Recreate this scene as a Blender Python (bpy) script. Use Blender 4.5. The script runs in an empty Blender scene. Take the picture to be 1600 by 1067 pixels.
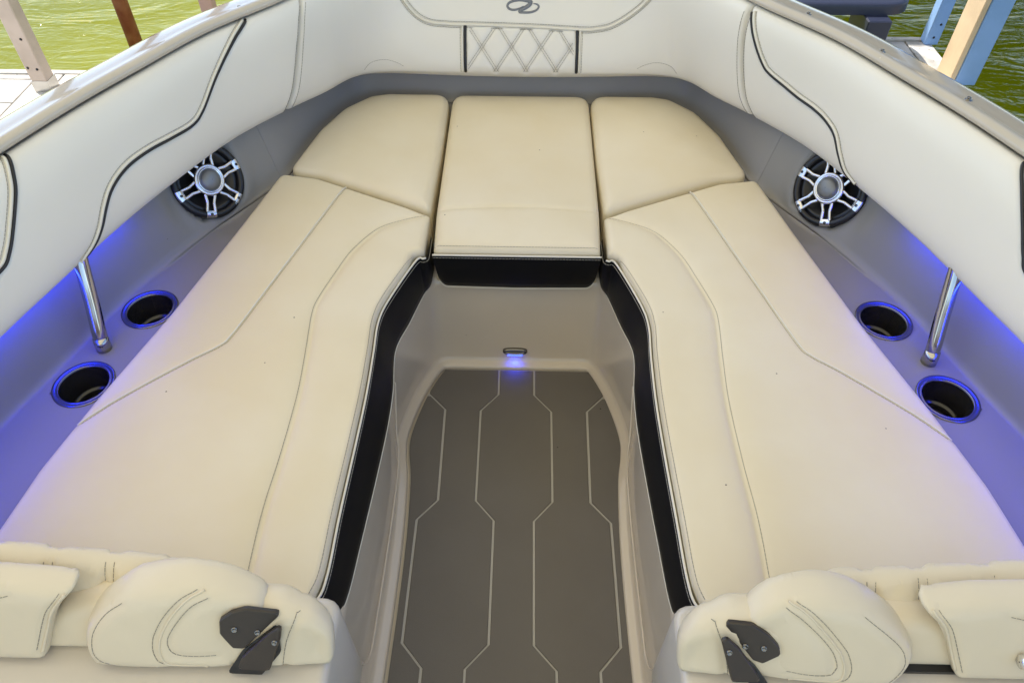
import bpy, math, random
import numpy as np
from mathutils import Vector, Matrix
from mathutils.geometry import delaunay_2d_cdt
random.seed(4)
SC = bpy.context.scene
COL = SC.collection
# ------------------------------------------------------------------ camera, sky, sun, exposure
cam_d = bpy.data.cameras.new('camera'); cam = bpy.data.objects.new('camera', cam_d); COL.objects.link(cam)
cam.location = (0.015, 0.0, 1.55)
cam_d.sensor_width = 36; cam_d.lens = 25.875; cam_d.clip_start = 0.02; cam_d.clip_end = 2000
def _cam_rot(pitch, yaw, roll):
    p, y, r = (math.radians(a) for a in (pitch, yaw, roll))
    f = Vector((math.sin(y)*math.cos(p), math.cos(y)*math.cos(p), -math.sin(p)))
    rt = f.cross(Vector((0, 0, 1))).normalized(); u = rt.cross(f)
    rt2 = rt*math.cos(r) - u*math.sin(r); u2 = rt*math.sin(r) + u*math.cos(r)
    m = Matrix((rt2, u2, -f)).transposed()
    return m.to_euler()
cam.rotation_euler = _cam_rot(47, -1.014, -0.18)
SC.camera = cam
SUN_DIR = Vector((-0.45, 0.40, 0.80)).normalized()
sun_el = math.asin(SUN_DIR.z); sun_az = math.atan2(SUN_DIR.x, SUN_DIR.y)
w = bpy.data.worlds.new('World'); SC.world = w; w.use_nodes = True
nt = w.node_tree; bg = nt.nodes['Background']
sky = nt.nodes.new('ShaderNodeTexSky'); sky.sky_type = 'NISHITA'; sky.sun_disc = False
sky.sun_elevation = sun_el; sky.sun_rotation = sun_az
nt.links.new(sky.outputs[0], bg.inputs[0]); bg.inputs[1].default_value = 0.15
sl = bpy.data.lights.new('sun', 'SUN'); sl.energy = 3.2; sl.angle = math.radians(0.5); sl.color = (1.0, 0.93, 0.82)
so = bpy.data.objects.new('sun', sl); COL.objects.link(so)
so.rotation_euler = (-SUN_DIR).to_track_quat('-Z', 'Y').to_euler()
vs = SC.view_settings; vs.view_transform = 'Standard'; vs.look = 'None'; vs.gamma = 1; vs.exposure = 1.25
try: vs.use_curve_mapping = False
except Exception: pass
SC.render.resolution_x = 1024; SC.render.resolution_y = 682
# ------------------------------------------------------------------ materials
def mat(name, base, rough=.5, metal=0., spec=.5, coat=0., emit=None, estr=0., bump=None, vary=None, specks=None, coatr=.05):
    m = bpy.data.materials.new(name); m.use_nodes = True; t = m.node_tree; b = t.nodes['Principled BSDF']
    b.inputs['Base Color'].default_value = (*base, 1); b.inputs['Roughness'].default_value = rough
    b.inputs['Metallic'].default_value = metal; b.inputs['Specular IOR Level'].default_value = spec
    b.inputs['Coat Weight'].default_value = coat; b.inputs['Coat Roughness'].default_value = coatr
    if emit: b.inputs['Emission Color'].default_value = (*emit, 1); b.inputs['Emission Strength'].default_value = estr
    tc = t.nodes.new('ShaderNodeTexCoord')
    out = None
    if vary:                                   # (scale, other colour, contrast lo, hi)
        sc_, c2, lo, hi = vary
        n = t.nodes.new('ShaderNodeTexNoise'); n.inputs['Scale'].default_value = sc_; n.inputs['Detail'].default_value = 4
        t.links.new(tc.outputs['Object'], n.inputs['Vector'])
        r = t.nodes.new('ShaderNodeMapRange'); r.inputs['From Min'].default_value = lo; r.inputs['From Max'].default_value = hi
        t.links.new(n.outputs['Fac'], r.inputs['Value'])
        x = t.nodes.new('ShaderNodeMix'); x.data_type = 'RGBA'
        x.inputs['A'].default_value = (*base, 1); x.inputs['B'].default_value = (*c2, 1)
        t.links.new(r.outputs['Result'], x.inputs['Factor']); out = x.outputs['Result']
        t.links.new(out, b.inputs['Base Color'])
    if specks:                                 # (scale, radius, colour, keep): sparse crumbs of dirt
        sc_, rad, c3, keep = specks
        v = t.nodes.new('ShaderNodeTexVoronoi'); v.inputs['Scale'].default_value = sc_; v.inputs['Randomness'].default_value = 1
        t.links.new(tc.outputs['Object'], v.inputs['Vector'])
        l = t.nodes.new('ShaderNodeMath'); l.operation = 'LESS_THAN'; l.inputs[1].default_value = rad
        t.links.new(v.outputs['Distance'], l.inputs[0])
        sp = t.nodes.new('ShaderNodeSeparateColor'); t.links.new(v.outputs['Color'], sp.inputs[0])
        g = t.nodes.new('ShaderNodeMath'); g.operation = 'GREATER_THAN'; g.inputs[1].default_value = keep
        t.links.new(sp.outputs[0], g.inputs[0])
        k = t.nodes.new('ShaderNodeMath'); k.operation = 'MULTIPLY'
        t.links.new(l.outputs[0], k.inputs[0]); t.links.new(g.outputs[0], k.inputs[1])
        x2 = t.nodes.new('ShaderNodeMix'); x2.data_type = 'RGBA'; x2.inputs['B'].default_value = (*c3, 1)
        if out: t.links.new(out, x2.inputs['A'])
        else: x2.inputs['A'].default_value = (*base, 1)
        t.links.new(k.outputs[0], x2.inputs['Factor']); t.links.new(x2.outputs['Result'], b.inputs['Base Color'])
    if bump:                                   # list of (scale, strength, distance)
        prev = None
        for sc_, st, di in bump:
            n = t.nodes.new('ShaderNodeTexNoise'); n.inputs['Scale'].default_value = sc_; n.inputs['Detail'].default_value = 3
            t.links.new(tc.outputs['Object'], n.inputs['Vector'])
            bp = t.nodes.new('ShaderNodeBump'); bp.inputs['Strength'].default_value = st; bp.inputs['Distance'].default_value = di
            t.links.new(n.outputs['Fac'], bp.inputs['Height'])
            if prev: t.links.new(prev, bp.inputs['Normal'])
            prev = bp.outputs['Normal']
        t.links.new(prev, b.inputs['Normal'])
    return m
M = {}
M['seat'] = mat('seat_vinyl', (.71, .615, .43), .38, spec=.42, vary=(3.2, (.75, .675, .52), .35, .7), specks=(34, .055, (.14, .10, .07), .90),
                bump=[(420, .12, .0006), (7, .35, .006), (24, .16, .002), (75, .12, .0012)])
M['pad'] = mat('coaming_vinyl', (.75, .715, .64), .34, spec=.45, vary=(2.5, (.78, .74, .66), .35, .7), bump=[(420, .08, .0006), (7, .22, .004)])
M['rest'] = mat('backrest_vinyl', (.68, .59, .435), .36, spec=.45, vary=(5, (.70, .61, .45), .35, .7), bump=[(420, .12, .0006), (12, .45, .006), (60, .15, .0015)])
M['black'] = mat('black_vinyl', (.006, .006, .007), .5, spec=.18, bump=[(500, .25, .0006)])
M['piping'] = mat('cream_piping', (.72, .68, .58), .4)
M['blackpipe'] = mat('black_piping', (.01, .01, .012), .35)
M['thread'] = mat('grey_thread', (.30, .27, .22), .8)
M['lightthread'] = mat('pale_thread', (.45, .42, .36), .8)
M['gel'] = mat('beige_gelcoat', (.60, .525, .435), .26, spec=.5, coat=.5, vary=(4, (.64, .56, .47), .3, .7), specks=(30, .03, (.10, .08, .06), .95), bump=[(16, .12, .002)])
M['deck'] = mat('dimmed_gelcoat', (.25, .24, .225), .38, spec=.4, coat=0., specks=(30, .03, (.10, .08, .06), .95), bump=[(16, .12, .002)])  # the liner gelcoat again, darkened to dim the side decks
M['grey'] = mat('shaded_grey_gelcoat', (.26, .25, .24), .38, spec=.45, bump=[(16, .1, .002)])  # grey deepened to hold the shade beneath the bow pad
M['cap'] = mat('gunwale_gelcoat', (.47, .42, .345), .16, spec=.5, coat=.6, vary=(6, (.51, .455, .38), .3, .7), specks=(60, .05, (.8, .8, .78), .85), bump=[(12, .08, .002)])
M['hull'] = mat('hull_gelcoat', (.6, .59, .56), .2, coat=.6)
M['mat'] = mat('grey_foam', (.140, .127, .115), .62, spec=.3, vary=(5, (.150,.137,.125), .35, .65), specks=(26, .05, (.03, .025, .02), .88), bump=[(900, .5, .0008), (40, .15, .001)])
M['matline'] = mat('pale_foam', (.42, .40, .37), .7)
M['chrome'] = mat('polished_steel', (.78, .78, .78), .08, metal=1)
M['ledge'] = mat('cream_gelcoat', (.56, .505, .42), .28, spec=.5, coat=.3, vary=(5, (.60, .54, .45), .3, .7), bump=[(14, .12, .002)])
M['pole'] = mat('pole_steel', (.48, .47, .46), .10, metal=1)
M['darksteel'] = mat('dark_steel', (.22, .21, .20), .25, metal=1)
M['steel'] = mat('brushed_steel', (.55, .54, .52), .28, metal=1)
M['grille'] = mat('satin_silver', (.72, .72, .74), .16, metal=1, bump=[(900, .3, .0005)])
M['blk'] = mat('black_plastic', (.008, .008, .009), .35)
M['cup'] = mat('smoked_plastic', (.02, .019, .018), .18, spec=.6)
M['dome'] = mat('grey_dome', (.22, .23, .235), .3, metal=.6, bump=[(700, .7, .001)])
M['bracket'] = mat('brown_plastic', (.034, .025, .019), .38, bump=[(300, .2, .0006)])
M['logo'] = mat('grey_thread_satin', (.17, .18, .20), .35, bump=[(1500, .4, .0005)])
M['blue'] = mat('blue_led', (.02, .03, .2), .3, emit=(.012, .03, 1.0), estr=20)
M['blue2'] = mat('blue_led_lens', (.02, .03, .2), .3, emit=(.02, .04, 1.0), estr=6)
M['lens'] = mat('clear_lens', (.3, .3, .32), .1, metal=.7)
M['post'] = mat('weathered_post', (.62, .50, .42), .7, vary=(9, (.50, .40, .33), .4, .7), specks=(22, .10, (.05, .04, .03), .9), bump=[(40, .5, .003)])
M['shadepost'] = mat('shade_tinted_post', (.22, .37, .66), .6, vary=(8, (.19, .33, .58), .4, .7), specks=(14, .07, (.05, .04, .03), .9), bump=[(60, .4, .002)])  # blue sky shade of the right dock posts, put into their colour
M['pinkpost'] = mat('pink_post', (.60, .38, .36), .6, bump=[(40, .4, .002)])
M['board'] = mat('sun_tinted_post', (.60, .46, .30), .65, vary=(9, (.50, .38, .25), .4, .7), specks=(18, .09, (.3, .2, .12), .9), bump=[(50, .4, .002)])  # warm sunlight on the broad post's inner face, put into the colour
M['rust'] = mat('rusty_pipe', (.20, .045, .025), .55, vary=(14, (.30, .11, .06), .45, .7), bump=[(60, .5, .002)])
M['plank'] = mat('grey_white_plank', (.52, .50, .47), .7, vary=(16, (.34, .32, .29), .42, .7), specks=(60, .16, (.12, .10, .08), .8), bump=[(60, .5, .002)])
M['navy'] = mat('navy_plastic', (.018, .024, .055), .45)
M['brown'] = mat('brown_wood', (.055, .04, .035), .6)
M['roofwood'] = mat('roof_wood', (.42, .30, .18), .7, vary=(3, (.34, .24, .15), .3, .7))
M['canvas'] = bpy.data.materials.new('tan_canvas'); M['canvas'].use_nodes = True
_t = M['canvas'].node_tree; _t.nodes.clear(); _o = _t.nodes.new('ShaderNodeOutputMaterial'); _x = _t.nodes.new('ShaderNodeMixShader'); _d = _t.nodes.new('ShaderNodeBsdfDiffuse'); _l = _t.nodes.new('ShaderNodeBsdfTranslucent')
_d.inputs[0].default_value = (.72, .62, .46, 1); _l.inputs[0].default_value = (.80, .72, .52, 1); _x.inputs[0].default_value = .50
_t.links.new(_d.outputs[0], _x.inputs[1]); _t.links.new(_l.outputs[0], _x.inputs[2]); _t.links.new(_x.outputs[0], _o.inputs[0])
M['metalroof'] = mat('roof_metal', (.5, .5, .5), .5)
# water: turbid green under a rippled surface
wm = mat('lake_water', (.135, .145, .002), .06, spec=.12, vary=(.9, (.165, .172, .003), .35, .65))
t = wm.node_tree; b = t.nodes['Principled BSDF']; b.inputs['IOR'].default_value = 1.33
tc = t.nodes.new('ShaderNodeTexCoord')
def wv(scale, det, dist, prev, strg, di):
    n = t.nodes.new('ShaderNodeTexNoise'); n.inputs['Scale'].default_value = scale; n.inputs['Detail'].default_value = det; n.inputs['Distortion'].default_value = dist
    mp = t.nodes.new('ShaderNodeMapping'); mp.inputs['Scale'].default_value = (1, 2.2, 1); mp.inputs['Rotation'].default_value = (0, 0, .25)
    t.links.new(tc.outputs['Object'], mp.inputs['Vector']); t.links.new(mp.outputs[0], n.inputs['Vector'])
    bp = t.nodes.new('ShaderNodeBump'); bp.inputs['Strength'].default_value = strg; bp.inputs['Distance'].default_value = di
    t.links.new(n.outputs['Fac'], bp.inputs['Height'])
    if prev: t.links.new(prev, bp.inputs['Normal'])
    return bp.outputs['Normal']
p = wv(1.6, 2, 1.5, None, 1, .022); p = wv(7, 2, 2.5, p, .8, .005); t.links.new(p, b.inputs['Normal'])
M['water'] = wm

# ------------------------------------------------------------------ helpers
def obj(name, me, m=None, parent=None, smooth=True, label=None, kind=None):
    if smooth: me.polygons.foreach_set('use_smooth', [True]*len(me.polygons))
    if m is not None and not me.materials: me.materials.append(m)
    o = bpy.data.objects.new(name, me); COL.objects.link(o)
    if parent is not None:
        o.parent = parent; o.matrix_parent_inverse = Matrix.Translation(-wloc(parent))
    if label: o['label'] = label
    if kind: o['kind'] = kind
    return o
def wloc(o):                                   # an Empty sits at its thing's base; part meshes are laid out in metres of the place
    return Vector(o.location) if o.type == 'EMPTY' else Vector((0, 0, 0))
def thing(name, label, cat, loc=(0, 0, 0), group=None):
    o = bpy.data.objects.new(name, None); COL.objects.link(o); o.location = loc; o.empty_display_size = .05
    tag(o, label, cat, group); return o
def tag(o, label, cat, group=None):
    o['label'] = label; o['category'] = cat
    if group: o['group'] = group
    return o
def mesh(name, v, f):
    me = bpy.data.meshes.new(name); me.from_pydata([tuple(map(float, p)) for p in v], [], [tuple(map(int, q)) for q in f]); me.update(); return me
def grid_mesh(name, P, closed_u=False, closed_v=False, flip=False):
    """P: (nu, nv, 3) array"""
    nu, nv = P.shape[:2]; F = []
    for i in range(nu if closed_u else nu-1):
        for j in range(nv if closed_v else nv-1):
            a = i*nv+j; b_ = ((i+1) % nu)*nv+j; c = ((i+1) % nu)*nv+(j+1) % nv; d = i*nv+(j+1) % nv
            F.append((a, d, c, b_) if flip else (a, b_, c, d))
    return mesh(name, P.reshape(-1, 3), F)
def join(name, parts):
    V = []; F = []
    for v, f in parts:
        o = len(V); V += list(v); F += [tuple(i+o for i in q) for q in f]
    return mesh(name, V, F)
def catmull(P, n, closed=False):
    """smooth curve through control points, n samples by arc length"""
    P = np.asarray(P, float); k = len(P)
    if closed: E = np.vstack([P[-1], P, P[0], P[1]]); m = k
    else: E = np.vstack([2*P[0]-P[1], P, 2*P[-1]-P[-2]]); m = k-1
    out = []; t_ = np.linspace(0, 1, 24, endpoint=False)[:, None]
    for i in range(m):
        p0, p1, p2, p3 = E[i], E[i+1], E[i+2], E[i+3]
        out.append(.5*(2*p1+(p2-p0)*t_+(2*p0-5*p1+4*p2-p3)*t_**2+(3*p1-p0-3*p2+p3)*t_**3))
    out = np.vstack(out+[P[:1] if closed else P[-1:]])
    return resample(out, n)
def resample(P, n):
    P = np.asarray(P, float); d = np.r_[0, np.cumsum(np.linalg.norm(np.diff(P, axis=0), axis=1))]
    q = np.linspace(0, d[-1], n); return np.stack([np.interp(q, d, P[:, i]) for i in range(P.shape[1])], 1)
def length(P): return float(np.linalg.norm(np.diff(P, axis=0), axis=1).sum())
def tube_vf(P, r, k=8, cap=True, prof=None):
    """P (n,3); r scalar or array"""
    P = np.asarray(P, float); n = len(P); r = np.broadcast_to(np.asarray(r, float), (n,))
    T = np.gradient(P, axis=0); T /= np.linalg.norm(T, axis=1, keepdims=True)+1e-12
    u = np.cross(T[0], [0, 0, 1.]);
    if np.linalg.norm(u) < .1: u = np.cross(T[0], [1., 0, 0])
    V = []
    for i in range(n):
        u = u-T[i]*(u@T[i]); u /= np.linalg.norm(u)+1e-12; w_ = np.cross(T[i], u)
        for j in range(k):
            a = 2*math.pi*j/k; V.append(P[i]+r[i]*(u*math.cos(a)+w_*math.sin(a)))
    F = [(i*k+j, i*k+(j+1) % k, (i+1)*k+(j+1) % k, (i+1)*k+j) for i in range(n-1) for j in range(k)]
    if cap: F += [tuple(range(k))[::-1], tuple((n-1)*k+j for j in range(k))]
    return V, F
def tube(name, P, r, m, parent=None, k=8, label=None, kind=None):
    return obj(name, join(name, [tube_vf(P, r, k)]), m, parent, label=label, kind=kind)
def dashes_vf(P, r=.0007, dash=.0065, gap=.0011, k=4):
    P = np.asarray(P, float); L = length(P); n = max(1, int(L/(dash+gap))); out = []
    D = np.r_[0, np.cumsum(np.linalg.norm(np.diff(P, axis=0), axis=1))]
    at = lambda q: np.array([np.interp(q, D, P[:, i]) for i in range(3)])
    for i in range(n):
        a = i*(dash+gap); out.append(tube_vf(np.array([at(a), at(min(a+dash, L))]), r, k, cap=False))
    return out
def stitches(name, curves, m, parent, **kw):
    parts = []
    for c in curves: parts += dashes_vf(c, **kw)
    return obj(name, join(name, parts), m, parent, kind='stuff')
def box_vf(c, s, rz=0., bev=0.):
    cx, cy, cz = c; sx, sy, sz = (q/2 for q in s); V = []; ca, sa = math.cos(rz), math.sin(rz)
    if bev <= 0:
        for dz in (-sz, sz):
            for dx, dy in ((-sx, -sy), (sx, -sy), (sx, sy), (-sx, sy)): V.append((cx+dx*ca-dy*sa, cy+dx*sa+dy*ca, cz+dz))
        return V, [(3, 2, 1, 0), (4, 5, 6, 7), (0, 1, 5, 4), (1, 2, 6, 5), (2, 3, 7, 6), (3, 0, 4, 7)]
    b2 = bev; rings = []
    for dz, q in ((-sz, b2), (-sz+b2, 0), (sz-b2, 0), (sz, b2)):
        for dx, dy in ((-sx+q, -sy+b2), (-sx+b2, -sy+q), (sx-b2, -sy+q), (sx-q, -sy+b2), (sx-q, sy-b2), (sx-b2, sy-q), (-sx+b2, sy-q), (-sx+q, sy-b2)):
            rings.append((cx+dx*ca-dy*sa, cy+dx*sa+dy*ca, cz+dz))
    F = [tuple(range(8))[::-1], tuple(24+i for i in range(8))]
    for k in range(3):
        for j in range(8): F.append((k*8+j, k*8+(j+1) % 8, (k+1)*8+(j+1) % 8, (k+1)*8+j))
    return rings, F
def box(name, c, s, m, parent=None, rz=0., bev=0., label=None):
    return obj(name, join(name, [box_vf(c, s, rz, bev)]), m, parent, smooth=False, label=label)
def frame(n, up=(0, 0, 1)):
    n = Vector(n).normalized(); x = Vector(up).cross(n).normalized(); y = n.cross(x)
    return Matrix((x, y, n)).transposed()
def lathe_vf(prof, k=48, c=(0, 0, 0), R=None):
    V = []
    for r, z in prof:
        for j in range(k):
            a = 2*math.pi*j/k; p = Vector((r*math.cos(a), r*math.sin(a), z))
            if R is not None: p = R @ p
            V.append((p.x+c[0], p.y+c[1], p.z+c[2]))
    n = len(prof); return V, [(i*k+j, i*k+(j+1) % k, (i+1)*k+(j+1) % k, (i+1)*k+j) for i in range(n-1) for j in range(k)]
def lathe(name, prof, m, parent=None, k=48, c=(0, 0, 0), R=None, label=None):
    return obj(name, join(name, [lathe_vf(prof, k, c, R)]), m, parent, label=label)
def fillet(P, r, seg=6):
    """round polygon corners; r scalar or list"""
    P = [np.array(p, float) for p in P]; n = len(P); out = []
    rr = r if isinstance(r, (list, tuple)) else [r]*n
    for i in range(n):
        a, b_, c = P[i-1], P[i], P[(i+1) % n]; u = a-b_; v = c-b_; lu, lv = np.linalg.norm(u), np.linalg.norm(v); u /= lu; v /= lv
        ang = math.acos(max(-1, min(1, float(u@v)))); q = rr[i]
        if q <= 0 or abs(ang-math.pi) < .02: out.append(b_); continue
        d = min(q/math.tan(ang/2), .45*lu, .45*lv)
        p1 = b_+u*d; p2 = b_+v*d
        for s in np.linspace(0, 1, seg+1): out.append((1-s)**2*p1+2*s*(1-s)*b_+s*s*p2)
    return np.array(out)
def seg_dist(Q, P, closed=False):
    """distance of points Q (n,d) to polyline P"""
    if closed: P = np.vstack([P, P[:1]])
    D = np.full(len(Q), 1e9)
    for a, b_ in zip(P[:-1], P[1:]):
        ab = b_-a; L = (ab@ab)+1e-12; tt = np.clip(((Q-a)@ab)/L, 0, 1)
        D = np.minimum(D, ((Q-a-tt[:, None]*ab)**2).sum(1))
    return np.sqrt(D)
def cushion_vf(outline, z0, z1, r=.022, crown=.012, seams=(), res=.014, rb=None, ob=.006, warp=None, puff=None):
    """upholstered block: outline closed 2D polygon (counter-clockwise), rounded top edge, crowned top with sewn grooves."""
    O = np.asarray(outline, float)
    area = .5*np.sum(O[:, 0]*np.roll(O[:, 1], -1)-np.roll(O[:, 0], -1)*O[:, 1])
    if area < 0: O = O[::-1]
    L = length(np.vstack([O, O[:1]])); n = max(24, int(L/ob)); O = resample(np.vstack([O, O[:1]]), n+1)[:-1]
    Tn = np.roll(O, -1, 0)-np.roll(O, 1, 0); Tn /= np.linalg.norm(Tn, axis=1, keepdims=True); N = np.stack([-Tn[:, 1], Tn[:, 0]], 1)
    pts = [O]
    for d in (.12*r, .35*r, .7*r, 1.1*r):
        Q = O+N*d; Q = Q[seg_dist(Q, O, True) > d*.93]; pts.append(Q)
    for s, *w_ in seams:
        s = np.asarray(s)
        sn = resample(s, max(4, int(length(s)/.006))); tt = np.gradient(sn, axis=0); tt /= np.linalg.norm(tt, axis=1, keepdims=True)
        nn = np.stack([-tt[:, 1], tt[:, 0]], 1)
        for d in (0, .004, -.004, .010, -.010): pts.append(sn+nn*d)
    lo, hi = O.min(0), O.max(0); gx, gy = np.meshgrid(np.arange(lo[0], hi[0], res), np.arange(lo[1], hi[1], res*.87))
    gx = gx+(np.arange(gx.shape[0]) % 2)[:, None]*res*.5; G = np.stack([gx.ravel(), gy.ravel()], 1)
    def inside(Q):
        c = np.zeros(len(Q), bool)
        for a, b_ in zip(O, np.roll(O, -1, 0)):
            if a[1] == b_[1]: continue
            m_ = ((a[1] > Q[:, 1]) != (b_[1] > Q[:, 1])) & (Q[:, 0] < (b_[0]-a[0])*(Q[:, 1]-a[1])/(b_[1]-a[1])+a[0]); c ^= m_
        return c
    G = G[seg_dist(G, O, True) > 1.25*r]
    pts.append(G); A = np.vstack(pts); k = len(O)
    keep = np.ones(len(A), bool); keep[k:] = inside(A[k:]) & (seg_dist(A[k:], O, True) > .0012); A = A[keep]
    vv, _, ff, *_ = delaunay_2d_cdt([Vector(p) for p in A], [(i, (i+1) % k) for i in range(k)], [], 1, 1e-5)
    Q = np.array([tuple(p) for p in vv]); F = [tuple(f) for f in ff]
    d = seg_dist(Q, O, True); d[d < 1e-4] = 0
    def height(Q, d, r, crown, sgn=1):
        x = np.clip(d/r, 0, 1); h = -r*(1-np.sqrt(1-(1-x)**2))+crown*(1-np.exp(-d/.09))
        if puff is not None: h = h+puff(Q)*np.clip(d/r, 0, 1)
        for s, dep, wid in seams: h = h-dep*np.exp(-(seg_dist(Q, np.asarray(s))/wid)**2)*np.clip(d/(.4*r)+.25, 0, 1)
        return h
    zt = z1+height(Q, d, r, crown)
    V = [(q[0], q[1], z) for q, z in zip(Q, zt)]
    be = {}                                                       # directed boundary edges
    for f in F:
        for a, b_ in zip(f, f[1:]+f[:1]): be[(a, b_)] = be.get((a, b_), 0)+1
    bnd = [(a, b_) for (a, b_) in be if (b_, a) not in be]
    n0 = len(V)
    if rb:                                                        # rounded, crowned back as well
        hb = height(Q, d, rb, crown*.5)
        V += [(q[0], q[1], z0-h) for q, h in zip(Q, hb)]
        F += [tuple(i+n0 for i in f[::-1]) for f in F[:]]
        F += [(b_, a, a+n0, b_+n0) for a, b_ in bnd]
    else:
        ids = {}
        for a, b_ in bnd:
            for q in (a, b_):
                if q not in ids: ids[q] = len(V); V.append((Q[q][0], Q[q][1], z0))
        F += [(b_, a, ids[a], ids[b_]) for a, b_ in bnd]
    V = np.array(V, float)
    if warp is not None: V = warp(V)
    top = lambda P: np.column_stack([P, z1+height(np.asarray(P), np.minimum(seg_dist(np.asarray(P), O, True), 9), r, crown)])
    return V, F, top
mir = lambda P: np.asarray(P, float)*np.array([-1]+[1]*(np.asarray(P).shape[1]-1))
# ------------------------------------------------------------------ surface of the coaming pads: s runs round the bow (0 = centre), v up the pad
BT=np.array([
[0,2.06,.50, 0,2.28,.80],[.22,2.06,.50,.20,2.235,.80],[.40,2.06,.50,.36,2.13,.80],[.49,2.02,.503,.46,2.01,.80],
[.555,1.91,.512,.52,1.91,.80],[.62,1.79,.53,.585,1.80,.80],[.72,1.61,.545,.71,1.63,.80],[.80,1.385,.56,.80,1.45,.80],
[.86,1.22,.56,.87,1.30,.80],[.91,1.045,.56,.935,1.13,.80],[.945,.92,.56,.985,.98,.80],[1.0,.70,.56,1.05,.70,.80],
[1.04,.40,.56,1.09,.40,.80],[1.06,.1,.56,1.11,.1,.80]])
NB=len(BT)-1
def bt(s):
    s=np.asarray(s,float); sg=np.where(s<0,-1.,1.); a=np.minimum(np.abs(s),NB-1e-6)
    i=np.floor(a).astype(int); t=(a-i)[...,None]
    def P(k):
        m=k<0; kk=np.clip(np.abs(k),0,NB); r=BT[kk].copy()
        r[...,0]*=np.where(m,-1,1); r[...,3]*=np.where(m,-1,1)
        over=(k>NB)
        if np.any(over): r=np.where(over[...,None],2*BT[NB]-BT[NB-1],r)
        return r
    p0,p1,p2,p3=P(i-1),P(i),P(i+1),P(i+2)
    q=.5*(2*p1+(p2-p0)*t+(2*p0-5*p1+4*p2-p3)*t*t+(3*p1-p0-3*p2+p3)*t**3)
    q[...,0]*=sg;q[...,3]*=sg
    return q[...,:3],q[...,3:]
def bol(s,v,bulge=.03,off=0.):
    s=np.asarray(s,float);v=np.asarray(v,float)
    B,T=bt(s); B2,_=bt(s+.02);B1,_=bt(s-.02)
    d=B2-B1; n=np.stack([-d[...,1]*-1,-d[...,0],np.zeros_like(d[...,0])],-1) # rotate
    # inward normal: towards the cockpit centre (0,1)
    n/=np.linalg.norm(n,axis=-1,keepdims=True)+1e-9
    c=np.array([0,1.0,0])-B; sgn=np.sign((n*c).sum(-1,keepdims=True)); n=n*np.where(sgn==0,1,sgn)
    w=T-B; w/=np.linalg.norm(w,axis=-1,keepdims=True)
    n=n-w*(n*w).sum(-1,keepdims=True); n/=np.linalg.norm(n,axis=-1,keepdims=True)
    b=bulge*np.sqrt(np.clip(1-np.abs(2*v-1)**3,0,1))
    return B+(T-B)*v[...,None]+n*(b+off)[...,None]
def svcurve(sv, n=90, off=.001, lat=0., vb=.03, smooth=True):
    sv = catmull(np.asarray(sv, float), n) if smooth else resample(np.asarray(sv, float), n)
    s, v = sv[:, 0], sv[:, 1]; P = bol(s, v, vb, off)
    e = .01; ds = bol(s+e, v, vb, off)-bol(s-e, v, vb, off); dv = bol(s, np.clip(v+e, 0, 1), vb, off)-bol(s, np.clip(v-e, 0, 1), vb, off)
    N = np.cross(ds, dv); N /= np.linalg.norm(N, axis=1, keepdims=True)+1e-9
    T = np.gradient(P, axis=0); T /= np.linalg.norm(T, axis=1, keepdims=True)+1e-9
    return P+np.cross(T, N)*lat
# ------------------------------------------------------------------ setting: water
wv_ = [(-400, -400, -.30), (400, -400, -.30), (400, 600, -.30), (-400, 600, -.30)]
obj('water', mesh('water', wv_, [(0, 1, 2, 3)]), M['water'], kind='structure', smooth=False)

# ------------------------------------------------------------------ boat: hull, gunwale, liner
boat = thing('boat', 'open bow cockpit of a white and beige motor boat moored between two docks', 'boat', (0, 0, -.30))
ss = np.linspace(-12.95, 12.95, 520)
_, TT = bt(ss)
Bp, Tp = bt(ss+.03); Bm, Tm = bt(ss-.03); dT = Tp-Tm
on = np.stack([dT[:, 1], -dT[:, 0], 0*dT[:, 0]], 1); on /= np.linalg.norm(on, axis=1, keepdims=True)
on *= np.where((on*(TT-np.array([0, 1, 0]))).sum(1, keepdims=True) < 0, -1, 1)
wide = 1+2.6*np.exp(-(ss/2.3)**2)
def ring(o, z): return np.column_stack([TT[:, :2]+on[:, :2]*np.asarray(o).reshape(-1, 1), np.full(len(ss), z)])
lip = [(.006, .806), (-.003, .8065), (-.007, .812), (-.005, .819), (.003, .8245), (.012, .826), (.020, .822), (.0245, .815)]
rings = [ring(np.full(len(ss), a), z) for a, z in lip]
for a, z in ((.030, .8125), (.050, .8125), (.078, .812), (.090, .8085), (.098, .798), (.101, .780), (.101, .745)): rings.append(ring(a*wide, z))
obj('gunwale', grid_mesh('gunwale', np.stack(rings, 1)), M['cap'], boat)
rr = []
for a, z in ((.099, .747), (.112, .742), (.118, .728), (.112, .714), (.099, .709)): rr.append(ring(a*wide+0*ss, z))
obj('rub_rail', grid_mesh('rub_rail', np.stack(rr, 1)), M['steel'], boat)
hr = []
for a, z in ((.099, .712), (.096, .60), (.085, .40), (.05, .15), (-.02, -.05), (-.12, -.25), (-.30, -.45)): hr.append(ring(a*wide, z))
obj('hull', grid_mesh('hull', np.stack(hr, 1)), M['hull'], boat)
# lip shadow gap strip between gunwale and pads
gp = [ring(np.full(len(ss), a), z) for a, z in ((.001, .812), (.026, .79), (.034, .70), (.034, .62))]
obj('coaming_gap', grid_mesh('coaming_gap', np.stack(gp, 1)), M['blk'], boat)
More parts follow.
